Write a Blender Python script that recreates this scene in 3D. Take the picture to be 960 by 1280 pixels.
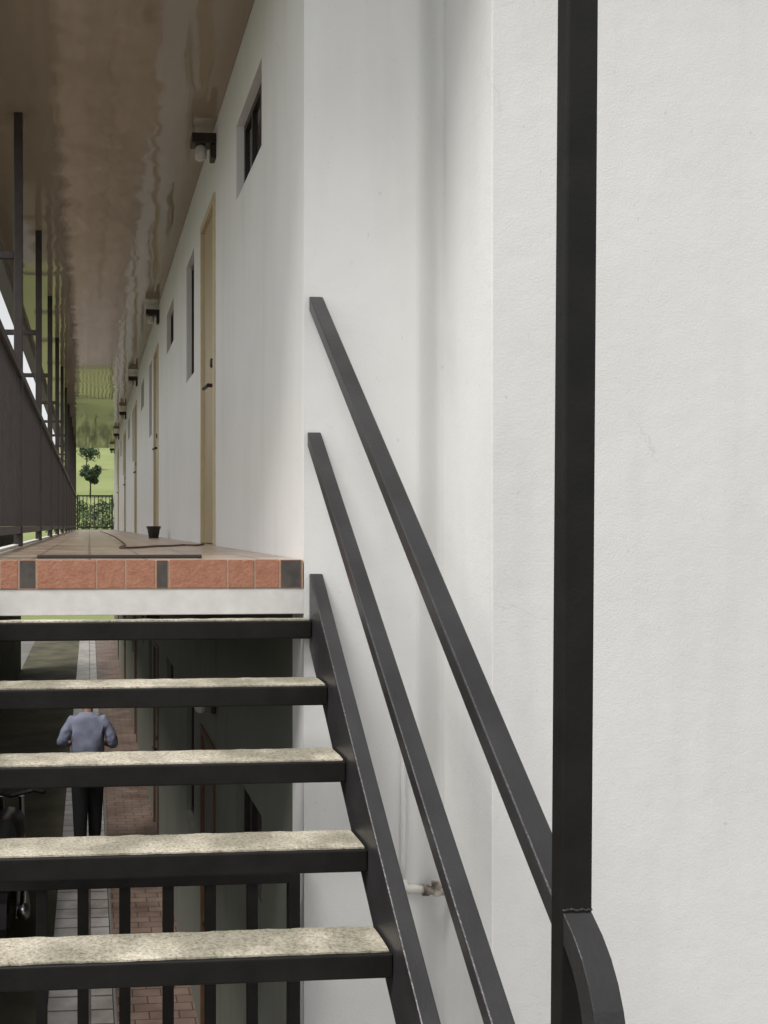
import bpy, bmesh, math, random
from mathutils import Vector, Matrix, noise
random.seed(7)
R = math.radians
for o in list(bpy.data.objects): bpy.data.objects.remove(o)
sc = bpy.context.scene
COL = sc.collection

# ------------------------------------------------------------------ camera
cd = bpy.data.cameras.new('camera'); cam = bpy.data.objects.new('camera', cd); COL.objects.link(cam)
cam.location = (0, 0, 0.12)
cam.rotation_euler = (R(90), 0, R(-4.5))
cd.sensor_fit = 'VERTICAL'; cd.sensor_height = 36; cd.sensor_width = 27
cd.lens = 36 * 1200 / 1280
cd.shift_x = (480 - 206.4) / 1280
cd.shift_y = 17 / 1280
cd.clip_start = 0.05; cd.clip_end = 2000
sc.camera = cam

# ------------------------------------------------------------------ sky, sun, exposure
w = bpy.data.worlds.new('World'); sc.world = w; w.use_nodes = True
nt = w.node_tree; nt.nodes.clear()
sky = nt.nodes.new('ShaderNodeTexSky'); sky.sky_type = 'NISHITA'; sky.sun_disc = False
SUN_EL, SUN_AZ = 58, 236          # degrees; azimuth clockwise from +Y (sun stands behind and left of the camera)
sky.sun_elevation = R(SUN_EL); sky.sun_rotation = R(SUN_AZ)
sky.air_density = 1.0; sky.dust_density = 1.5; sky.ozone_density = 0.6
hs = nt.nodes.new('ShaderNodeHueSaturation'); hs.inputs['Saturation'].default_value = 0.08
bg = nt.nodes.new('ShaderNodeBackground'); bg.inputs['Strength'].default_value = 0.12
wo = nt.nodes.new('ShaderNodeOutputWorld')
nt.links.new(sky.outputs[0], hs.inputs['Color']); nt.links.new(hs.outputs[0], bg.inputs[0]); nt.links.new(bg.outputs[0], wo.inputs[0])
sd = bpy.data.lights.new('sun', 'SUN'); sun = bpy.data.objects.new('sun', sd); COL.objects.link(sun)
sd.energy = 2.0; sd.angle = R(18); sd.color = (1, 0.97, 0.93)
az, el = R(SUN_AZ), R(SUN_EL)
sv = Vector((math.sin(az) * math.cos(el), math.cos(az) * math.cos(el), math.sin(el)))
sun.rotation_euler = sv.to_track_quat('Z', 'Y').to_euler()
sc.view_settings.view_transform = 'Standard'; sc.view_settings.look = 'None'
sc.view_settings.gamma = 1; sc.view_settings.use_curve_mapping = False
sc.view_settings.exposure = 0.47

# ------------------------------------------------------------------ materials
def mat(name, base, rough=0.6, metal=0.0, spec=0.5, var=None, scale=8, detail=6, bump=0.0, bscale=60, coat=0.0, stretch=None, ramp=(0.35, 0.7)):
    m = bpy.data.materials.new(name); m.use_nodes = True
    t = m.node_tree; b = t.nodes['Principled BSDF']
    b.inputs['Base Color'].default_value = (*base, 1); b.inputs['Roughness'].default_value = rough
    b.inputs['Metallic'].default_value = metal; b.inputs['Specular IOR Level'].default_value = spec
    b.inputs['Coat Weight'].default_value = coat
    tc = t.nodes.new('ShaderNodeTexCoord'); mp = t.nodes.new('ShaderNodeMapping')
    t.links.new(tc.outputs['Object'], mp.inputs[0])
    if stretch: mp.inputs['Scale'].default_value = stretch
    if var:
        n = t.nodes.new('ShaderNodeTexNoise'); n.inputs['Scale'].default_value = scale; n.inputs['Detail'].default_value = detail
        t.links.new(mp.outputs[0], n.inputs['Vector'])
        r = t.nodes.new('ShaderNodeValToRGB'); r.color_ramp.elements[0].position = ramp[0]; r.color_ramp.elements[1].position = ramp[1]
        r.color_ramp.elements[0].color = (*var, 1); r.color_ramp.elements[1].color = (*base, 1)
        t.links.new(n.outputs['Fac'], r.inputs[0]); t.links.new(r.outputs[0], b.inputs['Base Color'])
    if bump:
        n2 = t.nodes.new('ShaderNodeTexNoise'); n2.inputs['Scale'].default_value = bscale; n2.inputs['Detail'].default_value = 5
        t.links.new(tc.outputs['Object'], n2.inputs['Vector'])
        bp = t.nodes.new('ShaderNodeBump'); bp.inputs['Strength'].default_value = bump; bp.inputs['Distance'].default_value = 0.01
        t.links.new(n2.outputs['Fac'], bp.inputs['Height']); t.links.new(bp.outputs[0], b.inputs['Normal'])
    return m

def specks(m, scale, size, col):
    t = m.node_tree; b = t.nodes['Principled BSDF']; N = t.nodes.new; L = t.links.new
    tc = N('ShaderNodeTexCoord'); vo = N('ShaderNodeTexVoronoi'); vo.inputs['Scale'].default_value = scale; L(tc.outputs['Object'], vo.inputs['Vector'])
    lt = N('ShaderNodeMath'); lt.operation = 'LESS_THAN'; lt.inputs[1].default_value = size; L(vo.outputs['Distance'], lt.inputs[0])
    src = b.inputs['Base Color'].links[0].from_socket
    mx = N('ShaderNodeMix'); mx.data_type = 'RGBA'; L(lt.outputs[0], mx.inputs[0]); L(src, mx.inputs[6]); mx.inputs[7].default_value = (*col, 1); L(mx.outputs[2], b.inputs['Base Color'])

def wall_mat(name, base, dirt, amount=0.35):
    """painted render: faint roller marks, grime specks and rain streaks"""
    m = mat(name, base, 0.75, spec=0.25)
    t = m.node_tree; b = t.nodes['Principled BSDF']; N = t.nodes.new; L = t.links.new
    tc = N('ShaderNodeTexCoord')
    def noise_(sc_, st, det=6):
        mp = N('ShaderNodeMapping'); mp.inputs['Scale'].default_value = st; L(tc.outputs['Object'], mp.inputs[0])
        n = N('ShaderNodeTexNoise'); n.inputs['Scale'].default_value = sc_; n.inputs['Detail'].default_value = det; L(mp.outputs[0], n.inputs['Vector']); return n.outputs['Fac']
    def ramp(src, a, c, v0, v1):
        r = N('ShaderNodeMapRange'); r.inputs['From Min'].default_value = a; r.inputs['From Max'].default_value = c
        r.inputs['To Min'].default_value = v0; r.inputs['To Max'].default_value = v1; r.clamp = True; L(src, r.inputs[0]); return r.outputs[0]
    streak = ramp(noise_(7, (1, 1, 0.12)), 0.5, 0.75, 0, amount * 0.55)
    blot = ramp(noise_(1.6, (1, 1, 1)), 0.45, 0.75, 0, amount * 0.5)
    speck = ramp(noise_(55, (1, 1, 0.7), 3), 0.70, 0.76, 0, amount * 1.2)
    a = N('ShaderNodeMath'); L(streak, a.inputs[0]); L(blot, a.inputs[1])
    c = N('ShaderNodeMath'); c.use_clamp = True; L(a.outputs[0], c.inputs[0]); L(speck, c.inputs[1])
    mx = N('ShaderNodeMix'); mx.data_type = 'RGBA'; L(c.outputs[0], mx.inputs[0])
    mx.inputs[6].default_value = (*base, 1); mx.inputs[7].default_value = (*dirt, 1)
    L(mx.outputs[2], b.inputs['Base Color'])
    # hairline cracks here and there
    wp = N('ShaderNodeTexNoise'); wp.inputs['Scale'].default_value = 3; wp.inputs['Detail'].default_value = 5; L(tc.outputs['Object'], wp.inputs['Vector'])
    va = N('ShaderNodeVectorMath'); va.operation = 'MULTIPLY_ADD'; L(wp.outputs['Color'], va.inputs[0]); va.inputs[1].default_value = (0.35, 0.35, 0.35); L(tc.outputs['Object'], va.inputs[2])
    vo = N('ShaderNodeTexVoronoi'); vo.feature = 'DISTANCE_TO_EDGE'; vo.inputs['Scale'].default_value = 0.9; L(va.outputs[0], vo.inputs['Vector'])
    ck = N('ShaderNodeMath'); ck.operation = 'MULTIPLY'; L(ramp(vo.outputs['Distance'], 0.0, 0.0025, 0.16, 0), ck.inputs[0]); L(ramp(noise_(1.1, (1, 1, 1), 2), 0.56, 0.62, 0, 1), ck.inputs[1])
    mk = N('ShaderNodeMix'); mk.data_type = 'RGBA'; L(ck.outputs[0], mk.inputs[0]); L(mx.outputs[2], mk.inputs[6]); mk.inputs[7].default_value = (*[q * 0.6 for q in dirt], 1); L(mk.outputs[2], b.inputs['Base Color'])
    h = N('ShaderNodeMath'); h.operation = 'MULTIPLY_ADD'; L(noise_(140, (1, 1, 1), 4), h.inputs[0]); h.inputs[1].default_value = 0.35; L(noise_(9, (1, 1, 1), 3), h.inputs[2])
    bp = N('ShaderNodeBump'); bp.inputs['Strength'].default_value = 0.22; bp.inputs['Distance'].default_value = 0.012
    L(h.outputs[0], bp.inputs['Height']); L(bp.outputs[0], b.inputs['Normal'])
    return m

M = {}
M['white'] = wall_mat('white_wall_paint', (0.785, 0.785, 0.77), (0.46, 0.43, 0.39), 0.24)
M['lower_wall'] = wall_mat('shade_toned_wall', (0.17, 0.175, 0.145), (0.08, 0.08, 0.065), 0.5)  # shade of the lower corridor is put into this darker wall colour
M['concrete'] = mat('white_concrete', (0.74, 0.725, 0.71), 0.8, var=(0.66, 0.645, 0.62), scale=20, bump=0.1, bscale=40)
M['raw_concrete'] = mat('raw_concrete', (0.16, 0.155, 0.14), 0.9, var=(0.11, 0.105, 0.095), scale=5)
M['metal'] = mat('dark_painted_steel', (0.036, 0.035, 0.037), 0.36, spec=0.6, var=(0.021, 0.020, 0.021), scale=6, bump=0.12, bscale=120)
specks(M['metal'], 9, 0.022, (0.25, 0.24, 0.22))
M['metal_shade'] = mat('shade_toned_steel', (0.007, 0.007, 0.007), 0.5, spec=0.25, var=(0.013, 0.012, 0.011), scale=14, bump=0.08, bscale=120)  # darker copy of the steel paint, shade of front faces in its colour
M['railing'] = mat('brown_black_steel', (0.030, 0.022, 0.020), 0.5, var=(0.045, 0.035, 0.032), scale=12)
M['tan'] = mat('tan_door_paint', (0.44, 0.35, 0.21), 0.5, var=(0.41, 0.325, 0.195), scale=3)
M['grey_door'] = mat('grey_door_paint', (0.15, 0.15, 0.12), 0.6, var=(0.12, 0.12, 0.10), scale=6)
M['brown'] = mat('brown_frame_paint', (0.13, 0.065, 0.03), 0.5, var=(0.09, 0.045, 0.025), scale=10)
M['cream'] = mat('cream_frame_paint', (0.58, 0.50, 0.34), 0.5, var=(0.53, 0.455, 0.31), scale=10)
M['glass'] = mat('dark_glass', (0.02, 0.02, 0.022), 0.08, spec=0.6)
M['frost'] = mat('frosted_glass', (0.50, 0.48, 0.45), 0.15)
M['lamp_black'] = mat('lamp_enamel', (0.02, 0.012, 0.01), 0.4)
M['black_plastic'] = mat('black_plastic', (0.02, 0.022, 0.02), 0.5)
M['rubber'] = mat('rubber', (0.012, 0.012, 0.012), 0.75)
M['chrome'] = mat('chrome', (0.35, 0.35, 0.35), 0.3, metal=1.0)
M['pipe'] = mat('white_pipe_paint', (0.74, 0.72, 0.66), 0.5, var=(0.35, 0.27, 0.18), scale=22, ramp=(0.28, 0.5))
M['rust'] = mat('rusty_pipe', (0.50, 0.46, 0.39), 0.7, var=(0.10, 0.075, 0.055), scale=38)
M['cable'] = mat('brown_cable', (0.10, 0.055, 0.035), 0.6)
M['strip'] = mat('dark_strip', (0.035, 0.03, 0.028), 0.6)
M['skin'] = mat('skin', (0.30, 0.17, 0.11), 0.55)
M['hair'] = mat('hair', (0.012, 0.01, 0.009), 0.6)
M['shirt'] = mat('shirt_cloth', (0.26, 0.28, 0.37), 0.85, var=(0.20, 0.21, 0.29), scale=9, bump=0.3, bscale=25)
M['trousers'] = mat('trouser_cloth', (0.016, 0.016, 0.018), 0.9)
M['bank_wall'] = mat('mossy_concrete', (0.085, 0.085, 0.055), 0.9, var=(0.04, 0.045, 0.025), scale=3, bump=0.5, bscale=18)
M['leaf'] = mat('leaf_dark', (0.035, 0.07, 0.022), 0.6, var=(0.018, 0.038, 0.014), scale=2.5)
M['leaf_light'] = mat('leaf_light', (0.14, 0.19, 0.06), 0.6, var=(0.06, 0.10, 0.03), scale=2.5)
M['bark'] = mat('bark', (0.06, 0.045, 0.032), 0.9, var=(0.03, 0.024, 0.018), scale=12)
M['roof'] = mat('roof_sheet', (0.20, 0.19, 0.18), 0.6)

# glossy ceiling sheet with slight ripples
m = mat('glossy_ceiling', (0.37, 0.30, 0.22), 0.05, spec=0.5, var=(0.31, 0.25, 0.18), scale=1.2, stretch=(3, 0.4, 1)); M['ceiling'] = m
t = m.node_tree; b = t.nodes['Principled BSDF']; N = t.nodes.new; L = t.links.new
tc = N('ShaderNodeTexCoord'); mp = N('ShaderNodeMapping'); mp.inputs['Scale'].default_value = (0.7, 3.2, 1); L(tc.outputs['Object'], mp.inputs[0])
n = N('ShaderNodeTexNoise'); n.inputs['Scale'].default_value = 1.6; n.inputs['Detail'].default_value = 2.5; L(mp.outputs[0], n.inputs['Vector'])
sb = N('ShaderNodeVectorMath'); sb.operation = 'SUBTRACT'; L(n.outputs['Color'], sb.inputs[0]); sb.inputs[1].default_value = (0.5, 0.5, 0.5)
ml = N('ShaderNodeVectorMath'); ml.operation = 'MULTIPLY'; L(sb.outputs[0], ml.inputs[0]); ml.inputs[1].default_value = (0.075, 0.012, 0)
ge = N('ShaderNodeNewGeometry'); ad = N('ShaderNodeVectorMath'); L(ml.outputs[0], ad.inputs[0]); L(ge.outputs['Normal'], ad.inputs[1])
nm = N('ShaderNodeVectorMath'); nm.operation = 'NORMALIZE'; L(ad.outputs[0], nm.inputs[0]); L(nm.outputs[0], b.inputs['Normal'])

# granite / terrazzo tread
m = mat('granite_chips', (0.6, 0.57, 0.46), 0.7); M['granite'] = m
t = m.node_tree; b = t.nodes['Principled BSDF']; N = t.nodes.new; L = t.links.new
tc = N('ShaderNodeTexCoord')
n1 = N('ShaderNodeTexNoise'); n1.inputs['Scale'].default_value = 110; n1.inputs['Detail'].default_value = 7; n1.inputs['Roughness'].default_value = 0.75; L(tc.outputs['Object'], n1.inputs['Vector'])
r1 = N('ShaderNodeValToRGB'); e = r1.color_ramp.elements
e[0].position = 0.30; e[0].color = (0.10, 0.085, 0.055, 1); e[1].position = 0.72; e[1].color = (0.78, 0.755, 0.69, 1)
x = e.new(0.43); x.color = (0.46, 0.42, 0.34, 1); x = e.new(0.55); x.color = (0.66, 0.63, 0.54, 1)
L(n1.outputs['Fac'], r1.inputs[0])
n2 = N('ShaderNodeTexNoise'); n2.inputs['Scale'].default_value = 5; n2.inputs['Detail'].default_value = 6; L(tc.outputs['Object'], n2.inputs['Vector'])
r2 = N('ShaderNodeValToRGB'); r2.color_ramp.elements[0].position = 0.42; r2.color_ramp.elements[0].color = (0.54, 0.53, 0.485, 1); r2.color_ramp.elements[1].position = 0.62; r2.color_ramp.elements[1].color = (1, 0.97, 0.92, 1)
L(n2.outputs['Fac'], r2.inputs[0])
mx = N('ShaderNodeMix'); mx.data_type = 'RGBA'; mx.blend_type = 'MULTIPLY'; mx.inputs[0].default_value = 1; L(r1.outputs[0], mx.inputs[6]); L(r2.outputs[0], mx.inputs[7])
vo = N('ShaderNodeTexVoronoi'); vo.inputs['Scale'].default_value = 90; L(tc.outputs['Object'], vo.inputs['Vector'])
r3 = N('ShaderNodeValToRGB'); r3.color_ramp.elements[0].position = 0.0; r3.color_ramp.elements[0].color = (0.25, 0.23, 0.2, 1); r3.color_ramp.elements[1].position = 0.22; r3.color_ramp.elements[1].color = (1, 1, 1, 1)
L(vo.outputs['Distance'], r3.inputs[0])
mx2 = N('ShaderNodeMix'); mx2.data_type = 'RGBA'; mx2.blend_type = 'MULTIPLY'; mx2.inputs[0].default_value = 0.6; L(mx.outputs[2], mx2.inputs[6]); L(r3.outputs[0], mx2.inputs[7])
L(mx2.outputs[2], b.inputs['Base Color'])
bp = N('ShaderNodeBump'); bp.inputs['Strength'].default_value = 0.35; bp.inputs['Distance'].default_value = 0.004; L(n1.outputs['Fac'], bp.inputs['Height']); L(bp.outputs[0], b.inputs['Normal'])

def brick_mat(name, c1, c2, mortar, sx, sy, bw=0.5, off=0.5, mortar_size=0.02, rot=0, rough=0.7, dirt=None):
    m = mat(name, c1, rough); t = m.node_tree; b = t.nodes['Principled BSDF']; N = t.nodes.new; L = t.links.new
    tc = N('ShaderNodeTexCoord'); mp = N('ShaderNodeMapping'); mp.inputs['Scale'].default_value = (sx, sy, 1); mp.inputs['Rotation'].default_value = (0, 0, rot)
    L(tc.outputs['Object'], mp.inputs[0])
    br = N('ShaderNodeTexBrick'); L(mp.outputs[0], br.inputs['Vector'])
    br.inputs['Color1'].default_value = (*c1, 1); br.inputs['Color2'].default_value = (*c2, 1); br.inputs['Mortar'].default_value = (*mortar, 1)
    br.inputs['Scale'].default_value = 1; br.inputs['Mortar Size'].default_value = mortar_size; br.inputs['Brick Width'].default_value = bw; br.inputs['Row Height'].default_value = 0.25; br.offset = off
    n = N('ShaderNodeTexNoise'); n.inputs['Scale'].default_value = 3.5; n.inputs['Detail'].default_value = 7; L(tc.outputs['Object'], n.inputs['Vector'])
    r = N('ShaderNodeValToRGB'); r.color_ramp.elements[0].position = 0.35; r.color_ramp.elements[0].color = (*(dirt or (0.55, 0.52, 0.5)), 1); r.color_ramp.elements[1].position = 0.65; r.color_ramp.elements[1].color = (1, 1, 1, 1)
    L(n.outputs['Fac'], r.inputs[0])
    mx = N('ShaderNodeMix'); mx.data_type = 'RGBA'; mx.blend_type = 'MULTIPLY'; mx.inputs[0].default_value = 1; L(br.outputs['Color'], mx.inputs[6]); L(r.outputs[0], mx.inputs[7]); L(mx.outputs[2], b.inputs['Base Color'])
    bp = N('ShaderNodeBump'); bp.inputs['Strength'].default_value = 0.4; bp.inputs['Distance'].default_value = 0.01; bp.invert = True; L(br.outputs['Fac'], bp.inputs['Height']); L(bp.outputs[0], b.inputs['Normal'])
    return m
M['floor_tile'] = brick_mat('corridor_tiles', (0.56, 0.45, 0.36), (0.52, 0.415, 0.33), (0.33, 0.26, 0.21), 1.25, 0.62, bw=0.25, off=0.0, mortar_size=0.008, rough=0.3, dirt=(0.62, 0.58, 0.55))
M['paver'] = brick_mat('grey_pavers', (0.48, 0.45, 0.43), (0.40, 0.375, 0.35), (0.15, 0.12, 0.10), 1.06, 1.25, off=0.0, mortar_size=0.014, rough=0.38)
M['brick_paving'] = brick_mat('brown_brick_paving', (0.23, 0.16, 0.125), (0.18, 0.125, 0.10), (0.07, 0.055, 0.045), 2.4, 2.3, mortar_size=0.012, rough=0.5)
M['tile_orange'] = mat('terracotta_tile', (0.43, 0.205, 0.13), 0.65, var=(0.36, 0.155, 0.095), scale=34, detail=10, bump=0.3, bscale=90)
M['tile_dark'] = mat('grey_tile', (0.10, 0.085, 0.075), 0.5, var=(0.055, 0.05, 0.045), scale=25)
M['grout'] = mat('pale_grout', (0.46, 0.32, 0.23), 0.9, var=(0.36, 0.25, 0.18), scale=30)
M['grass'] = mat('hill_grass', (0.29, 0.32, 0.12), 0.9, var=(0.19, 0.235, 0.08), scale=0.09, detail=9)
M['moss'] = mat('mossy_ground', (0.12, 0.11, 0.065), 0.95, var=(0.055, 0.052, 0.034), scale=1.6, detail=9, bump=0.6, bscale=14)

# ------------------------------------------------------------------ helpers
def bx(bm, x0, x1, y0, y1, z0, z1, mi=0):
    vs = [bm.verts.new((x, y, z)) for z in (z0, z1) for y in (y0, y1) for x in (x0, x1)]
    for f in ((0, 2, 3, 1), (4, 5, 7, 6), (0, 1, 5, 4), (2, 6, 7, 3), (0, 4, 6, 2), (1, 3, 7, 5)):
        fc = bm.faces.new([vs[i] for i in f]); fc.material_index = mi
    return vs
def bevel(bm, wd, seg=2):
    bmesh.ops.bevel(bm, geom=list(bm.edges), offset=wd, segments=seg, profile=0.6, affect='EDGES')
    return bm
def box(x0, x1, y0, y1, z0, z1, bv=0.0, seg=2):
    bm = bmesh.new(); bx(bm, x0, x1, y0, y1, z0, z1)
    if bv: bevel(bm, bv, seg)
    return bm
def sweep(bm, pts, rad, n=10, cap=True):
    """round tube along points"""
    pts = [Vector(p) for p in pts]; rings = []
    for i, p in enumerate(pts):
        d = (pts[min(i + 1, len(pts) - 1)] - pts[max(i - 1, 0)]).normalized()
        a = d.orthogonal().normalized() if i == 0 else (prev - prev.dot(d) * d).normalized()
        prev = a; bq = d.cross(a); r = rad[i] if isinstance(rad, (list, tuple)) else rad
        rings.append([bm.verts.new(p + r * (a * math.cos(2 * math.pi * k / n) + bq * math.sin(2 * math.pi * k / n))) for k in range(n)])
    for a, b2 in zip(rings, rings[1:]):
        for k in range(n): bm.faces.new((a[k], a[(k + 1) % n], b2[(k + 1) % n], b2[k]))
    if cap: bm.faces.new(rings[0][::-1]); bm.faces.new(rings[-1])
    return bm
def tube(pts, rad, n=10): return sweep(bmesh.new(), pts, rad, n)
def lathe(bm, prof, c, n=20, axis='z'):
    rings = []
    for r, h in prof:
        ring = []
        for k in range(n):
            a = 2 * math.pi * k / n; p = (r * math.cos(a), r * math.sin(a), h)
            if axis == 'x': p = (h, r * math.cos(a), r * math.sin(a))
            ring.append(bm.verts.new((c[0] + p[0], c[1] + p[1], c[2] + p[2])))
        rings.append(ring)
    for a, b2 in zip(rings, rings[1:]):
        for k in range(n): bm.faces.new((a[k], a[(k + 1) % n], b2[(k + 1) % n], b2[k]))
    bm.faces.new(rings[0][::-1]); bm.faces.new(rings[-1]); return bm
def profile_x(prof, x0, x1, bv=0.0):
    """solid: (y,z) outline extruded along x"""
    bm = bmesh.new()
    a = [bm.verts.new((x0, y, z)) for y, z in prof]; b2 = [bm.verts.new((x1, y, z)) for y, z in prof]
    bm.faces.new(a); bm.faces.new(b2[::-1])
    for i in range(len(prof)):
        j = (i + 1) % len(prof); bm.faces.new((a[j], a[i], b2[i], b2[j]))
    if bv: bevel(bm, bv)
    return bm
def obj(name, bm, m, parent=None, smooth=False):
    bmesh.ops.recalc_face_normals(bm, faces=list(bm.faces))
    me = bpy.data.meshes.new(name); bm.to_mesh(me); bm.free()
    for q in (m if isinstance(m, (list, tuple)) else [m]): me.materials.append(q)
    if smooth:
        for p in me.polygons: p.use_smooth = True
    o = bpy.data.objects.new(name, me); COL.objects.link(o)
    if parent:
        o.parent = parent; o.location = -wpos(parent)          # geometry is written in world metres
    return o
def wpos(o):
    v = Vector(o.location)
    return v + wpos(o.parent) if o.parent else v
def tag(o, label, cat, group=None):
    o['label'] = label; o['category'] = cat
    if group: o['group'] = group
    return o
def thing(name, label, cat, loc=(0, 0, 0), group=None):
    o = bpy.data.objects.new(name, None); COL.objects.link(o); o.location = loc; o.empty_display_size = 0.2
    return tag(o, label, cat, group)
def copy_tree(o, parent=None):
    c = o.copy(); COL.objects.link(c)
    if parent: c.parent = parent
    for ch in list(o.children): copy_tree(ch, c)
    return c

# ------------------------------------------------------------------ key sizes (metres; corridor floor z=0, x = right, y = into the picture)
XW = 0.746      # corridor wall
YG = 3.301      # gable wall
YE = 29.2       # corridor end
ZC = 2.50       # ceiling
ZL = -3.30      # lower floor
XL = -0.45      # outer edge of upper slab

# ------------------------------------------------------------------ ground
def ground_z(x, y):
    t = max(0.0, y - 30.5)
    z = ZL + 0.155 * min(t, 22) + max(0, t - 22) * 0.10 + max(0, t - 60) * 0.055
    if t > 115: z -= (t - 115) * 0.11
    z += 0.25 * noise.noise(Vector((x * 0.06, y * 0.06, 0))) * min(1, t / 10)
    if t > 5: z += 0.02 * x * min(1, (t - 5) / 40)
    return z
bm = bmesh.new(); xs = [-420, -200, -100, -60, -40, -25, -15, -8, -4, -1.5, 1.5, 4, 8, 15, 25, 40, 60, 100, 200, 420]
ys = [-300, -120, -60, -30, -10, 0, 10, 20, 28, 30.5] + [30.5 + 3 * k for k in range(1, 16)] + [80 + 8 * k for k in range(12)] + [190, 250, 400, 800]
grid = [[bm.verts.new((x, y, ground_z(x, y) - 0.02)) for x in xs] for y in ys]
for j in range(len(ys) - 1):
    for i in range(len(xs) - 1): bm.faces.new((grid[j][i], grid[j][i + 1], grid[j + 1][i + 1], grid[j + 1][i]))
g = obj('ground', bm, M['grass'], smooth=True); g['kind'] = 'structure'
def struct(name, bm, m): o = obj(name, bm, m); o['kind'] = 'structure'; return o
M['bounce_ground'] = mat('bounce_ground_grey', (0.22, 0.21, 0.20), 0.9, var=(0.15, 0.145, 0.135), scale=0.8, detail=9)
struct('bounce_ground', box(-45, 45, -60, 30.2, ZL - 0.4, ZL - 0.016), M['bounce_ground'])  # unseen grey ground added to cut green bounce light on the walls
struct('mossy_ground', box(-1.62, -0.30, -6, 30.0, ZL - 0.3, ZL - 0.012), M['moss'])
struct('paved_path', box(-0.296, 0.165, -6, 31.5, ZL - 0.3, ZL), M['paver'])
struct('path_drain', box(0.165, 0.19, -6, 31.5, ZL - 0.3, ZL - 0.03), M['strip'])
struct('brick_paving', box(0.19, XW + 0.06, -6, 31.5, ZL - 0.3, ZL + 0.004), M['brick_paving'])
struct('yard', box(0.81, 9, -6, YG, ZL - 0.3, ZL), M['paver'])

# ------------------------------------------------------------------ the building
B = thing('apartment_building', 'two storey white block with open corridors, tan doors and a rendered gable wall', 'building', (XW, YG, ZL))
DOORS = [(5.66, 6.36), (10.38, 11.08), (15.10, 15.80), (19.75, 20.45), (24.45, 25.15)]
SMALL = [(4.13, 4.85), (8.52, 9.28), (13.2, 13.95), (17.9, 18.6), (22.5, 23.2)]
TALL = [(6.84, 7.38), (11.5, 12.05), (16.2, 16.75), (20.9, 21.4), (25.7, 26.2)]
def storey_wall(z0, zb, zt, m):
    holes = [(a, c, z0 + 1.775, z0 + 2.155) for a, c in SMALL] + [(a, c, z0 + 1.22, z0 + 2.11) for a, c in TALL] + [(a, c, z0, z0 + 2.10) for a, c in DOORS]
    Y = sorted({YG + 0.19, YE} | {v for h in holes for v in h[:2]}); Z = sorted({zb, zt} | {v for h in holes for v in h[2:]})
    bm = bmesh.new(); cache = {}
    def V(x, y, z):
        k = (round(x, 4), round(y, 4), round(z, 4))
        if k not in cache: cache[k] = bm.verts.new(k)
        return cache[k]
    inside = lambda y, z: any(h[0] < y < h[1] and h[2] < z < h[3] for h in holes)
    for i in range(len(Y) - 1):
        for j in range(len(Z) - 1):
            if not inside((Y[i] + Y[i + 1]) / 2, (Z[j] + Z[j + 1]) / 2):
                bm.faces.new((V(XW, Y[i], Z[j]), V(XW, Y[i], Z[j + 1]), V(XW, Y[i + 1], Z[j + 1]), V(XW, Y[i + 1], Z[j])))
    dp = XW + 0.13
    for a, c, p, q in holes:
        for u, v in (((a, p), (a, q)), ((a, q), (c, q)), ((c, q), (c, p)), ((c, p), (a, p))):
            bm.faces.new((bm.verts.new((XW, *u)), bm.verts.new((XW, *v)), bm.verts.new((dp, *v)), bm.verts.new((dp, *u))))
        bm.faces.new([bm.verts.new((dp + 0.001, *u)) for u in ((a, p), (a, q), (c, q), (c, p))])
    bx(bm, dp + 0.01, dp + 0.15, YG + 0.195, YE, zb, zt)
    return obj('corridor_wall', bm, m, B)
storey_wall(0, 0, ZC + 0.02, M['white'])
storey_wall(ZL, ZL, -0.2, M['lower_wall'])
# floor slab with its tiles
sl = obj('floor_slab', box(XL, XW + 0.13, YG + 0.022, YE + 0.25, -0.186, -0.006), M['raw_concrete'], B)
obj('floor_tiles', box(XL + 0.045, XW - 0.001, YG + 0.022, YE + 0.2, -0.0055, 0.0), M['floor_tile'], sl)
obj('slab_kerb', box(XL, XL + 0.043, YG + 0.03, YE + 0.2, -0.0055, 0.012, 0.004), M['concrete'], sl)
obj('slab_riser', box(XL, XW + 0.001, YG, YG + 0.0215, -0.188, -0.0985, 0.003), M['concrete'], sl)
obj('tile_grout', box(XL, XW - 0.004, YG - 0.0018, YG + 0.0215, -0.098, -0.002), M['grout'], sl)
cuts = [XL, -0.304, -0.242, -0.180, 0.022, 0.123, 0.226, 0.272, 0.476, 0.571, 0.659, 0.738]
bm = bmesh.new()
for i in range(len(cuts) - 1):
    mi = 1 if i in (2, 6, 10) else 0
    if i == 0: cuts[0] += 0.001
    jx = random.uniform(-.0012, .0012)
    b2 = bmesh.new(); bx(b2, cuts[i] + 0.0028, cuts[i + 1] - 0.0028, YG - 0.003 + jx, YG + 0.0035, -0.0955, 0.0025 + jx, mi); bevel(b2, 0.002)
    tmp = bpy.data.meshes.new('t'); b2.to_mesh(tmp); b2.free(); bm.from_mesh(tmp); bpy.data.meshes.remove(tmp)
obj('edge_tiles', bm, [M['tile_orange'], M['tile_dark']], sl)
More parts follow.
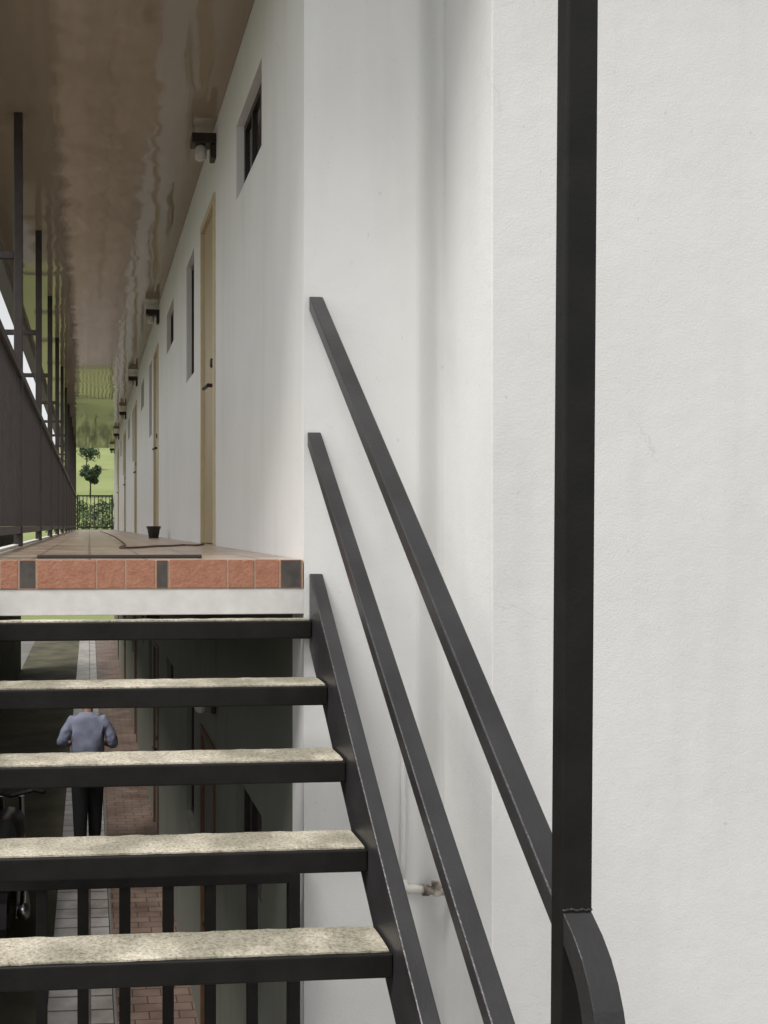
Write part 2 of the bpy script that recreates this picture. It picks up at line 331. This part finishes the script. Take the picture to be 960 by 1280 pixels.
# gable wall and the thicker wall to its right
bm = bmesh.new()
def shade_hollow(x): t = min(1, max(0, (x - 1.145) / 0.11)); return 0.06 * t * t * (3 - 2 * t)  # wall shaped inward here to make a band of shade beside the projection
plan = [(XW, YG)] + [(1.06 + 0.215 * i / 20, YG + shade_hollow(1.06 + 0.215 * i / 20)) for i in range(21)] + [(1.275, YG + 0.19), (XW, YG + 0.19)]
lo = [bm.verts.new((x, y, ZL)) for x, y in plan]; hi = [bm.verts.new((x, y, 2.735)) for x, y in plan]
bm.faces.new(lo); bm.faces.new(hi[::-1])
for i in range(len(plan)):
    f = bm.faces.new((lo[i], lo[(i + 1) % len(plan)], hi[(i + 1) % len(plan)], hi[i]))
obj('gable_wall', bm, M['white'], B)
bm = box(1.27, 6.5, 2.949, YG + 0.2, ZL, 2.735, 0.004); obj('projecting_wall', bm, M['white'], B)
# ceilings, roof, eave
obj('ceiling', box(-0.74, XW - 0.002, YG - 0.05, YE + 0.3, ZC, ZC + 0.02), M['ceiling'], B)
rf = obj('roof', box(-0.92, 6.5, 2.70, YE + 0.5, ZC + 0.24, ZC + 0.38, 0.01), M['roof'], B)  # unseen front overhang added past the gable to shade the wall tops
obj('eave_beam', box(-0.86, -0.742, YG - 0.05, YE + 0.3, ZC - 0.12, ZC + 0.24, 0.006), M['roof'], B)
obj('gable_lintel', box(-0.742, XW - 0.002, YG - 0.05, YG + 0.1, ZC + 0.021, ZC + 0.24), M['white'], B)
obj('end_lintel', box(-0.742, XW - 0.002, YE + 0.2, YE + 0.3, ZC + 0.021, ZC + 0.24), M['white'], B)
obj('rear_block', box(XW + 0.30, 6.5, YG + 0.21, YE, ZL, ZC + 0.235), M['white'], B)

def door(a, c, z0, lower):
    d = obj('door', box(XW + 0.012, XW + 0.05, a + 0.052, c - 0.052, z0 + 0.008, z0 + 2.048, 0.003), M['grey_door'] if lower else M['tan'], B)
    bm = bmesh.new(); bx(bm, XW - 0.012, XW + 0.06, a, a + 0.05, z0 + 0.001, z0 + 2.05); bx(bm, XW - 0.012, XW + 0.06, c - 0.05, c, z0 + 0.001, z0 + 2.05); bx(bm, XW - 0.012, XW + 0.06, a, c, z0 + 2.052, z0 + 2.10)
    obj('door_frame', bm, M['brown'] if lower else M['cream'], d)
    bm = bmesh.new(); y = a + 0.12
    sweep(bm, [(XW + 0.012, y, z0 + 0.97), (XW - 0.035, y, z0 + 0.97)], 0.012); sweep(bm, [(XW - 0.03, y - 0.01, z0 + 0.97), (XW - 0.045, y + 0.11, z0 + 0.965)], 0.012)
    bx(bm, XW + 0.004, XW + 0.0115, y - 0.028, y + 0.028, z0 + 0.90, z0 + 1.04)
    obj('handle', bm, M['lamp_black'], d)
    bm = bmesh.new(); lathe(bm, [(0.03, 0.012), (0.03, -0.012), (0.022, -0.022)], (XW, a + 0.09, z0 + 1.10), 14, 'x'); obj('lock', bm, M['lamp_black'], d)
def window(a, c, zb, zt, bars):
    f = bmesh.new(); x0, x1 = XW + 0.040, XW + 0.070; t_ = 0.035
    bx(f, x0, x1, a, a + t_, zb, zt); bx(f, x0, x1, c - t_, c, zb, zt); bx(f, x0, x1, a + t_, c - t_, zb, zb + t_); bx(f, x0, x1, a + t_, c - t_, zt - t_, zt)
    for k in range(1, bars + 1):
        y = a + (c - a) * k / (bars + 1); bx(f, x0, x1, y - 0.015, y + 0.015, zb + t_, zt - t_)
    wf = obj('window', f, M['lamp_black'], B)
    obj('pane', box(XW + 0.053, XW + 0.058, a + t_, c - t_, zb + t_, zt - t_), M['glass'], wf)
for z0 in (0, ZL):
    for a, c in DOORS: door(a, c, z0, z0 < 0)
    for a, c in SMALL: window(a, c, z0 + 1.776, z0 + 2.154, 2)
    for a, c in TALL: window(a, c, z0 + 1.221, z0 + 2.109, 1)

# ------------------------------------------------------------------ wall lamps
def make_lamp():
    r = thing('wall_lamp', '', 'lamp', (XW, 0, 2.43), 'wall lamps along the corridors')
    bm = bmesh.new(); bx(bm, XW - 0.145, XW - 0.001, -0.055, 0.055, 2.375, 2.435); bevel(bm, 0.006); obj('bracket', bm, M['lamp_black'], r)
    bm = bmesh.new(); bx(bm, XW - 0.03, XW - 0.001, -0.045, 0.045, 2.29, 2.374); bevel(bm, 0.005); obj('wall_plate', bm, M['lamp_black'], r)
    bm = bmesh.new(); lathe(bm, [(0.026, 2.374), (0.034, 2.362), (0.037, 2.325), (0.033, 2.298), (0.018, 2.288)], (XW - 0.088, 0, 0), 16); obj('glass_shade', bm, M['frost'], r, True)
    return r
proto = make_lamp(); first = True
UP = ['nearest black wall lamp with frosted glass above the first tan door upstairs', 'black wall lamp above the second door of the upstairs corridor',
      'small black wall lamp above the third door upstairs, deeper in the corridor', 'tiny black wall lamp above the fourth door upstairs', 'tiny black wall lamp above the fifth door upstairs', 'farthest tiny wall lamp beside the open corridor end upstairs']
LO = ['black wall lamp above the first door of the dark lower corridor, seen between treads', 'black wall lamp above the second door of the lower corridor', 'black wall lamp above the third door of the lower corridor',
      'black wall lamp above the fourth door of the lower corridor', 'black wall lamp above the fifth door of the lower corridor', None]
for lev, names in ((0, UP), (ZL + 0.02, LO)):
    for k, nm in enumerate(names):
        if not nm: continue
        o = proto if first else copy_tree(proto); first = False
        o.location = (XW, 5.67 + 4.63 * k, 2.43 + lev); o['label'] = nm

# ------------------------------------------------------------------ corridor railing
XR = -0.41
rail = thing('corridor_railing', 'long dark balcony railing of close upright bars with tall roof posts', 'railing', (XR, 4, 0))
PY = [3.42] + [5.60 + 2.22 * k for k in range(11)]
for y in PY:
    p = obj('post', box(XR - 0.025, XR + 0.025, y - 0.025, y + 0.025, 0.001 if y > 3.5 else 0.001, ZC - 0.001 if y > 3.5 else 1.05, 0.004), M['railing'], rail)
    if y > 3.5: obj('clothes_line_arm', box(XR - 0.42, XR - 0.026, y - 0.018, y + 0.018, 1.66, 1.70, 0.003), M['railing'], p)
obj('top_rail', box(XR - 0.028, XR + 0.028, 3.45, YE, 0.972, 1.012, 0.005), M['railing'], rail)
obj('bottom_rail', box(XR - 0.018, XR + 0.018, 3.45, YE, 0.075, 0.115, 0.003), M['railing'], rail)
for a, c in zip(PY, PY[1:] + [YE]):
    bm = bmesh.new(); n = max(1, int((c - a) / 0.105))
    for k in range(1, n):
        y = a + (c - a) * k / n; bx(bm, XR - 0.009, XR + 0.009, y - 0.009, y + 0.009, 0.116, 0.971)
    if bm.verts: obj('bar_panel', bm, M['railing'], rail)
    else: bm.free()
# railing across the corridor end
er = thing('end_railing', 'short black railing of upright bars closing the far end of the corridor', 'railing', (0.15, YE, 0))
bm = bmesh.new(); bx(bm, XR + 0.07, XW - 0.086, YE - 0.02, YE + 0.02, 1.0, 1.045); obj('top_rail', bm, M['railing'], er); bm = bmesh.new(); bx(bm, XR + 0.07, XW - 0.086, YE - 0.02, YE + 0.02, 0.05, 0.09)
obj('bottom_rail', bm, M['railing'], er); obj('post', box(XR + 0.03, XR + 0.0695, YE - 0.022, YE + 0.022, 0.001, 1.06), M['railing'], er)
bm = bmesh.new(); bx(bm, XW - 0.085, XW - 0.041, YE - 0.022, YE + 0.022, 0.001, 1.06); obj('post', bm, M['railing'], er)
for k in range(9): x = XR + 0.10 + k * 0.115; obj('bar', box(x - 0.012, x + 0.012, YE - 0.01, YE + 0.01, 0.091, 0.999), M['railing'], er)

# ------------------------------------------------------------------ staircase
ST = thing('staircase', 'open black steel staircase with pale speckled stone treads rising to the corridor', 'staircase', (0.2, 1.6, -1.5))
RISE, RUN, X0, X1 = 0.1877, 0.2215, -0.36, 0.762
def tread(k):
    z = -0.203 - RISE * k; d = 3.25 - RUN * k
    dep = 0.165 if k else 0.05
    bm = box(X0, X1, d, d + 0.018, z - 0.066, z - 0.004, 0.006, 3)
    b2 = bmesh.new(); bx(b2, X0, X1, d + 0.0185, d + dep - 0.012, z - 0.05, z - 0.034); bx(b2, X0, X1, d + dep - 0.0115, d + dep, z - 0.066, z - 0.004)
    tmp = bpy.data.meshes.new('t'); b2.to_mesh(tmp); b2.free(); bm.from_mesh(tmp); bpy.data.meshes.remove(tmp)
    tr = obj('tread', bm, M['metal_shade'], ST)
    # slab with a slightly broken surface and worn front arris
    s = bmesh.new(); nx, ny = 70, 6; g = []
    ya, yb = d + 0.010, d + dep - 0.006
    for j in range(ny + 1):
        row = []
        for i in range(nx + 1):
            x = X0 + 0.003 + (X1 - 0.010 - X0) * i / nx; y = ya + (yb - ya) * j / ny
            edge = min(j, ny - j, 1); y += 0.0035 * noise.noise(Vector((x * 30, k * 3.1, j))) * (1 - edge)
            row.append(s.verts.new((x, y, z + (0.0005 if edge == 0 else 0.003) + 0.0018 * noise.noise(Vector((x * 22, y * 22, k))))))
        g.append(row)
    for j in range(ny):
        for i in range(nx): s.faces.new((g[j][i], g[j][i + 1], g[j + 1][i + 1], g[j + 1][i]))
    bnd = g[0] + [r[-1] for r in g[1:]] + g[-1][-2::-1] + [r[0] for r in g[-2:0:-1]]
    low = [s.verts.new((v.co.x, v.co.y, z - 0.0335)) for v in bnd]
    for i in range(len(bnd)): s.faces.new((bnd[i], bnd[i - 1], low[i - 1], low[i]))
    obj('stone_slab', s, M['granite'], tr)
for k in range(7): tread(k)
SL = 0.868
def zs(d): return -0.045 - SL * (YG - d)
for xa in (0.7635, -0.41):
    t_ = 0.048
    y0, y1 = YG - 0.002, 1.60
    prof = [(y0, zs(y0)), (y1, zs(y1)), (y1, zs(y1) - 0.26), (y0, zs(y0) - 0.26)]
    bm = profile_x(prof, xa, xa + t_, 0.004)
    obj('stringer', bm, M['metal'], ST)
ZLAND = -0.203 - RISE * 7
obj('landing', box(-1.6, 0.82, -1.3, 1.71, ZLAND - 0.12, ZLAND, 0.004), M['raw_concrete'], ST)
for x, y in ((-1.5, -1.2), (0.72, -1.2), (-1.5, 1.5), (0.72, 1.5)):
    obj('landing_leg', box(x - 0.04, x + 0.04, y - 0.04, y + 0.04, ZL + 0.006, ZLAND - 0.121, 0.004), M['metal_shade'], ST)

# ------------------------------------------------------------------ stair railing (two slanting rails, post, bent end)
SR = thing('stair_railing', 'dark square tube handrail with two slanting rails, tall post and bent lower end', 'handrail', (0.79, 2.4, -0.9))
XA, XB = 0.763, 0.812
def slant(zt, sl, y_end, th, name, x0=XA, x1=XB):
    v = th * math.sqrt(1 + sl * sl); f = lambda d: zt - sl * (YG - d)
    y0 = YG - 0.003
    prof = [(y0, f(y0)), (y_end, f(y_end)), (y_end, f(y_end) - v), (y0, f(y0) - v)]
    return obj(name, profile_x(prof, x0, x1, 0.004), M['metal'], SR)
slant(0.922, 0.803, 1.525, 0.038, 'top_rail')
slant(0.449, 0.826, 1.60, 0.038, 'mid_rail', 0.757, 0.805)
# tall post, leaning a hair as in the place
bm = box(-0.026, 0.026, -0.018, 0.018, 0, 3.25 - ZLAND - 0.03, 0.004)
po = obj('post', bm, M['metal_shade'], SR); po.location = Vector((0.779, 1.515, ZLAND + 0.001)) - wpos(SR); po.rotation_euler = (0, R(0.42), 0)
# bent end of the top rail
pts = [(1.498, -0.506), (1.464, -0.530), (1.438, -0.556), (1.418, -0.586), (1.403, -0.620), (1.392, -0.66), (1.385, -0.71), (1.381, -0.78), (1.381, ZLAND + 0.002)]
th = 0.042; inner = []
for i, p in enumerate(pts):
    a = Vector(pts[max(i - 1, 0)]); c = Vector(pts[min(i + 1, len(pts) - 1)]); d = (c - a).normalized(); nrm = Vector((-d.y, d.x))
    if nrm.x < 0: nrm = -nrm
    inner.append(tuple(Vector(p) + nrm * th))
bm = bmesh.new(); n = len(pts)
quad = [[bm.verts.new((XA, *pts[i])), bm.verts.new((XB, *pts[i])), bm.verts.new((XB, *inner[i])), bm.verts.new((XA, *inner[i]))] for i in range(n)]
for i in range(n - 1):
    for k in range(4): bm.faces.new((quad[i][k], quad[i][(k + 1) % 4], quad[i + 1][(k + 1) % 4], quad[i + 1][k]))
bm.faces.new(quad[0]); bm.faces.new(quad[-1])
bevel(bm, 0.002)
obj('bent_end', bm, M['metal'], SR)
obj('weld', tube([(XA + 0.049 * i / 14, 1.4975 + random.uniform(-.001, .001), -0.502 + random.uniform(-.0015, .0015)) for i in range(15)], [random.uniform(.0014, .0026) for i in range(15)], 7), M['metal'], SR, True)

# ------------------------------------------------------------------ gate under the stair
G = thing('stair_gate', 'black steel gate of upright bars standing under the staircase', 'gate', (0.2, 3.25, ZL))
YB = 3.25
bm = bmesh.new(); bx(bm, -0.42, 0.715, YB - 0.02, YB + 0.02, -1.10, -1.05); obj('top_rail', bevel(bm, 0.003), M['metal_shade'], G); obj('bottom_rail', box(-0.42, 0.715, YB - 0.02, YB + 0.02, ZL + 0.06, ZL + 0.10, 0.003), M['metal_shade'], G)
for x in (-0.16, -0.022, 0.119, 0.266, 0.410, 0.554): obj('bar', box(x - 0.019, x + 0.019, YB - 0.012, YB + 0.012, ZL + 0.101, -1.101, 0.003), M['metal_shade'], G)
for x in (0.697, -0.40): obj('post', box(x - 0.02, x + 0.02, YB - 0.021, YB + 0.021, ZL + 0.006, -1.0, 0.003), M['metal_shade'], G)

# ------------------------------------------------------------------ water pipe on the gable
WP = thing('water_pipe', 'thin white painted pipe running down the gable wall with a rusty elbow', 'pipe', (1.1, YG, -1.1))
def jit(a, c, n, s): return [tuple(Vector(a).lerp(Vector(c), i / n) + Vector((random.uniform(-s, s), 0, random.uniform(-s, s)))) for i in range(n + 1)]
obj('pipe_run', tube(jit((1.097, YG - 0.008, -0.49), (1.097, YG - 0.008, -1.13), 8, 0.0012), 0.009), M['white'], WP, True)
bm = tube([(1.097, YG - 0.010, -1.12), (1.100, YG - 0.010, -1.145), (1.112, YG - 0.012, -1.152), (1.17, YG - 0.014, -1.158)], [0.012, 0.018, 0.017, 0.014]); obj('elbow', bm, M['pipe'], WP, True)
bm = tube([(1.165, YG - 0.014, -1.158), (1.185, YG - 0.014, -1.160), (1.19, YG - 0.014, -1.160), (1.268, YG - 0.014, -1.166)], [0.020, 0.020, 0.015, 0.016]); obj('stub', bm, M['rust'], WP, True)
obj('clamp', box(1.20, 1.226, YG - 0.03, YG - 0.001, -1.178, -1.13, 0.004), M['rust'], WP)

# ------------------------------------------------------------------ small things on the corridor floor
pt = thing('bucket', 'small black bucket standing on the corridor floor by the wall', 'bucket', (0.60, 9.0, 0))
bm = bmesh.new(); lathe(bm, [(0.045, 0.002), (0.062, 0.10), (0.068, 0.105), (0.068, 0.115), (0.058, 0.115), (0.04, 0.02)], (0.60, 9.0, 0), 22); obj('body', bm, M['black_plastic'], pt, True)
obj('handle', tube([(0.60 + 0.069 * math.cos(a), 9.0 - 0.02, 0.108 - 0.045 * math.sin(a)) for a in [math.pi * i / 12 for i in range(13)]], 0.0025, 6), M['chrome'], pt)
o = obj('metal_strip', box(-0.19, 0.411, 3.50, 3.535, 0.001, 0.013, 0.003), M['strip']); tag(o, 'thin dark strip lying across the corridor floor near the top step', 'strip')
cp = [(0.222, 20.6), (0.25, 14), (0.256, 10.3), (0.235, 7.6), (0.211, 5.76), (0.17, 5.2), (0.165, 4.97), (0.26, 5.05), (0.372, 5.32), (0.46, 5.40), (0.55, 5.62), (0.62, 5.55), (0.70, 5.9), (0.735, 6.22)]
def smooth_pts(p, n=8):
    out = []
    for i in range(len(p) - 1):
        a, b2, c, d = [Vector(p[max(0, min(len(p) - 1, j))]) for j in (i - 1, i, i + 1, i + 2)]
        for k in range(n):
            t = k / n; out.append(0.5 * ((2 * b2) + (c - a) * t + (2 * a - 5 * b2 + 4 * c - d) * t * t + (3 * b2 - a - 3 * c + d) * t ** 3))
    return out + [Vector(p[-1])]
o = obj('cable', tube([(v.x, v.y, 0.0062) for v in smooth_pts(cp)], 0.0055, 8), M['cable'], smooth=True); tag(o, 'loose brown cable snaking over the corridor floor to the door', 'cable')

# ------------------------------------------------------------------ lower level: bank wall, man, motorbike
tag(obj('retaining_wall', box(-1.9, -1.62, 3.0, 23.0, ZL - 0.3, 0.08, 0.02), M['bank_wall']), 'dark mossy retaining wall along the lower walkway', 'wall')  # wall height added to darken the walkway and the gap below the railing

def skin_body(name, verts, edges, radii, m, parent, levels=2):
    me = bpy.data.meshes.new(name); me.from_pydata(verts, edges, []); o = bpy.data.objects.new(name, me); COL.objects.link(o)
    me.materials.append(m); o.parent = parent
    sk = o.modifiers.new('skin', 'SKIN'); sk.use_smooth_shade = True
    for i, r in enumerate(radii):
        me.skin_vertices[0].data[i].radius = (r, r) if not isinstance(r, tuple) else r
        me.skin_vertices[0].data[i].use_root = (i == 0)
    ss = o.modifiers.new('subsurf', 'SUBSURF'); ss.levels = levels; ss.render_levels = levels
    return o
P = thing('person', 'man in grey blue shirt and black trousers walking away along the lower path', 'person', (-0.02, 10.1, ZL + 0.002))
V, E, RD = [], [], []
def v(p, r, link=None):
    V.append(p); RD.append(r)
    if link is not None: E.append((link, len(V) - 1))
    return len(V) - 1
pel = v((0, 0, 0.93), 0.13); sp = v((0, 0, 1.10), 0.11, pel); ch = v((0, 0.02, 1.28), 0.10, sp); nk0 = v((0, 0.04, 1.42), 0.055, ch)
nk = v((0, 0.07, 1.48), 0.055, nk0); h1 = v((0, 0.115, 1.555), 0.085, nk); h2 = v((0, 0.14, 1.63), 0.09, h1); v((0, 0.145, 1.69), 0.06, h2); v((0, 0.235, 1.585), 0.018, h1)
for s in (-1, 1):
    v((s * 0.088, 0.13, 1.60), 0.018, h2)
    sh = v((s * 0.165, 0.015, 1.345), 0.045, ch); el_ = v((s * 0.275, -0.02, 1.12), 0.040, sh); wr = v((s * 0.21, 0.20, 1.08), 0.03, el_); pm = v((s * 0.195, 0.27, 1.08), 0.034, wr)
    for q, (dx, ln) in enumerate(((-.03, .075), (-.01, .085), (.01, .08), (.03, .062))):
        a = v((s * 0.195 + dx, 0.31, 1.075), 0.009, pm); c = v((s * 0.195 + dx, 0.31 + ln * .6, 1.06), 0.0085, a); v((s * 0.195 + dx, 0.31 + ln * .8, 1.03), 0.007, c)
    a = v((s * 0.155, 0.26, 1.10), 0.010, pm); v((s * 0.145, 0.30, 1.10), 0.008, a)
    hp = v((s * 0.095, 0, 0.86), 0.095, pel); kn = v((s * 0.078, 0.02 + s * .05, 0.48), 0.06, hp); an = v((s * 0.075, -0.02 + s * .09, 0.085), 0.042, kn); v((s * 0.09, 0.13 + s * .09, 0.035), 0.035, an)
skin_body('body', V, E, RD, M['skin'], P)
V, E, RD = [], [], []
a = v((0, 0, 0.90), (0.19, 0.14)); a1 = v((0, 0, 1.06), (0.185, 0.145), a); c = v((0, 0.01, 1.26), (0.195, 0.155), a1); d = v((0, 0.03, 1.39), (0.14, 0.11), c); v((0, 0.05, 1.46), 0.072, d)
for s in (-1, 1):
    sh = v((s * 0.17, 0.015, 1.36), 0.085, c); m1 = v((s * 0.23, -0.005, 1.25), 0.070, sh); e1 = v((s * 0.278, -0.02, 1.13), 0.058, m1); v((s * 0.255, 0.07, 1.10), 0.048, e1)
so = skin_body('shirt', V, E, RD, M['shirt'], P, 3)
tx = bpy.data.textures.new('cloth_folds', 'CLOUDS'); tx.noise_scale = 0.09; tx.noise_depth = 2
dm = so.modifiers.new('folds', 'DISPLACE'); dm.texture = tx; dm.strength = 0.03; dm.mid_level = 0.5
V, E, RD = [], [], []
a = v((0, 0, 0.95), (0.165, 0.125))
for s in (-1, 1):
    hp = v((s * 0.08, 0, 0.80), 0.11, a); kn = v((s * 0.078, 0.02 + s * .05, 0.48), 0.088, hp); v((s * 0.075, -0.02 + s * .09, 0.09), 0.068, kn)
skin_body('trousers', V, E, RD, M['trousers'], P)
V, E, RD = [], [], []
a = v((0, 0.125, 1.645), 0.094); v((0, 0.10, 1.58), 0.082, a); v((0, 0.14, 1.70), 0.062, a)
skin_body('hair', V, E, RD, M['hair'], P)
for s in (-1, 1):
    V, E, RD = [], [], []
    a = v((s * 0.075, -0.04 + s * .09, 0.05), 0.045); v((s * 0.09, 0.16 + s * .09, 0.035), 0.038, a)
    skin_body('shoe', V, E, RD, M['rubber'], P)

MB = thing('motorbike', 'dark motorbike parked in shadow left of the man on the lower level', 'motorbike', (-0.70, 8.3, ZL))
def ring(bm, c, r, rt, n=28, k=10):
    rr = []
    for i in range(n):
        a = 2 * math.pi * i / n
        rr.append([bm.verts.new((c[0] + rt * math.sin(2 * math.pi * j / k), c[1] + (r + rt * math.cos(2 * math.pi * j / k)) * math.cos(a), c[2] + (r + rt * math.cos(2 * math.pi * j / k)) * math.sin(a))) for j in range(k)])
    for i in range(n):
        for j in range(k): bm.faces.new((rr[i][j], rr[(i + 1) % n][j], rr[(i + 1) % n][(j + 1) % k], rr[i][(j + 1) % k]))
    return bm
mx_, zz = -0.70, ZL
for y in (7.65, 8.95):
    wl = obj('wheel', ring(bmesh.new(), (mx_, y, zz + 0.30), 0.25, 0.055), M['rubber'], MB, True)
    bm = lathe(bmesh.new(), [(0.05, -0.05), (0.05, 0.05)], (mx_, y, zz + 0.30), 14, 'x')
    for k in range(8):
        a = 2 * math.pi * k / 8; sweep(bm, [(mx_, y + 0.04 * math.cos(a), zz + .30 + .04 * math.sin(a)), (mx_, y + 0.21 * math.cos(a), zz + .30 + .21 * math.sin(a))], 0.012, 6)
    obj('rim', bm, M['metal'], wl)
bm = bmesh.new(); b3 = [((8.72, .66), .08), ((8.5, .80), .15), ((8.25, .80), .15), ((8.0, .70), .12), ((7.85, .62), .10)]
sweep(bm, [(mx_, a[0], zz + a[1]) for a, r in b3], [r for a, r in b3], 16); obj('body', bm, M['lamp_black'], MB, True)
bm = bmesh.new(); sweep(bm, [(mx_, 8.22, zz + .86), (mx_, 7.95, zz + .80), (mx_, 7.60, zz + .86), (mx_, 7.42, zz + .90)], [.08, .12, .11, .06], 14); obj('seat', bm, M['rubber'], MB, True)
bm = lathe(bmesh.new(), [(0.10, -0.15), (0.17, -0.10), (0.17, 0.10), (0.10, 0.15)], (mx_, 8.3, zz + 0.42), 16, 'x'); obj('engine', bm, M['metal'], MB)
bm = bmesh.new()
for s in (-1, 1): sweep(bm, [(mx_ + s * .09, 8.95, zz + .30), (mx_ + s * .09, 8.70, zz + 1.0)], 0.025, 8)
obj('fork', bm, M['chrome'], MB)
obj('handlebar', tube([(mx_ - .36, 8.55, zz + 1.06), (mx_ - .2, 8.66, zz + 1.05), (mx_, 8.68, zz + 1.0), (mx_ + .2, 8.66, zz + 1.05), (mx_ + .30, 8.55, zz + 1.06)], 0.018, 8), M['lamp_black'], MB)
for s in (-1, 1):
    bm = tube([(mx_ + s * .25, 8.62, zz + 1.06), (mx_ + s * .27, 8.68, zz + 1.30)], 0.008, 6); lathe(bm, [(0.005, -.02), (0.05, -.015), (0.06, 0.0), (0.03, 0.012)], (mx_ + s * .275, 8.70, zz + 1.36), 14); obj('mirror', bm, M['lamp_black'], MB)
bm = tube([(mx_ + .15, 8.2, zz + .32), (mx_ + .17, 7.9, zz + .30), (mx_ + .19, 7.5, zz + .42)], [.03, .05, .055], 12); obj('exhaust', bm, M['chrome'], MB, True)
bm = tube([(mx_ + .12, 7.65, zz + .32), (mx_ + .14, 7.78, zz + .74)], .022, 8); obj('shock_absorber', bm, M['chrome'], MB)
bm = bmesh.new()
arc = [R(a) for a in range(40, 200, 16)]
q0 = [(7.65 + .33 * math.cos(a), zz + .30 + .33 * math.sin(a)) for a in arc]; q1 = [(7.65 + .318 * math.cos(a), zz + .30 + .318 * math.sin(a)) for a in reversed(arc)]
obj('mudguard', profile_x(q0 + q1, mx_ - .07, mx_ + .07), M['lamp_black'], MB)
bm = box(mx_ - .06, mx_ + .06, 7.34, 7.38, zz + .68, zz + .76, .01); obj('tail_light', bm, mat('tail_light_red', (0.25, 0.01, 0.01), 0.3), MB)

# ------------------------------------------------------------------ trees and shrubs beyond the corridor end
def leaves(bm, c, rx, rz, n, size):
    blobs = [(Vector((random.gauss(0, .45) * rx, random.gauss(0, .45) * rx, random.gauss(0, .42) * rz)), random.uniform(.28, .5) * rx) for _ in range(11)]
    for _ in range(n):
        bc, br = random.choice(blobs)
        d = Vector((random.gauss(0, 1), random.gauss(0, 1), random.gauss(0, 1))).normalized() * br * random.uniform(.5, 1.05)
        p = Vector(c) + bc + d
        u = Vector((random.gauss(0, 1), random.gauss(0, 1), random.gauss(0, 1))).normalized(); q = u.orthogonal().normalized(); s = size * random.uniform(.6, 1.3)
        vs = [bm.verts.new(p + s * (u * a + q * e_)) for a, e_ in ((-1, 0), (-.1, -.45), (1, 0), (-.1, .45))]
        bm.faces.new(vs)
def tree(name, label, x, y, h, rx, rz, lm, group, n=900, size=.16, cat='tree'):
    z = ground_z(x, y) - 0.05; t = thing(name, label, cat, (x, y, z), group)
    bm = tube([(x, y, z), (x + .05 * h * .2, y, z + h * .35), (x - .02 * h, y, z + h * .8)], [h * .03, h * .022, h * .006], 8)
    for k in range(5):
        a = random.uniform(0, 6.28); z0 = z + h * random.uniform(.35, .65)
        sweep(bm, [(x, y, z0), (x + rx * .6 * math.cos(a), y + rx * .6 * math.sin(a), z0 + h * .2)], [h * .012, h * .003], 6)
    obj('trunk', bm, M['bark'], t)
    bm = bmesh.new(); leaves(bm, (x, y, z + h - rz * .95), rx, rz, n, size); obj('crown', bm, lm, t)
tree('tree', 'small dark round tree standing on the sunlit hillside beyond the corridor', 0.05, 76, 2.6, 0.85, 0.72, M['leaf'], 'trees on the hill', 1500, .12)
tree('tree', 'taller spreading tree higher up the hill behind the small round tree', -0.35, 106, 2.6, 1.5, 0.65, M['leaf'], 'trees on the hill', 900, .14)
SH = [(-0.9, 46, 2.0, 1.1, 'leaf_light'), (0.3, 48, 1.7, 1.0, 'leaf'), (1.3, 46.5, 1.9, 1.0, 'leaf_light'), (-0.2, 52, 1.6, 1.0, 'leaf_light'), (1.0, 54, 1.5, .9, 'leaf'), (2.2, 50, 1.8, 1.1, 'leaf_light')]
SHL = ['pale shrub behind the left end of the far railing', 'dark shrub behind the middle of the far railing', 'pale shrub behind the right end of the far railing', 'smaller pale shrub up the slope behind the dark one', 'small dark shrub up the slope behind the right pale one', 'pale shrub up the slope beside the far corridor wall']
for (x, y, h, r_, lm), lb in zip(SH, SHL): tree('shrub', lb, x, y, h, r_ * .9, h * .42, M[lm], 'shrubs behind the far railing', 420, .10, 'shrub')

sc.render.engine = 'CYCLES'
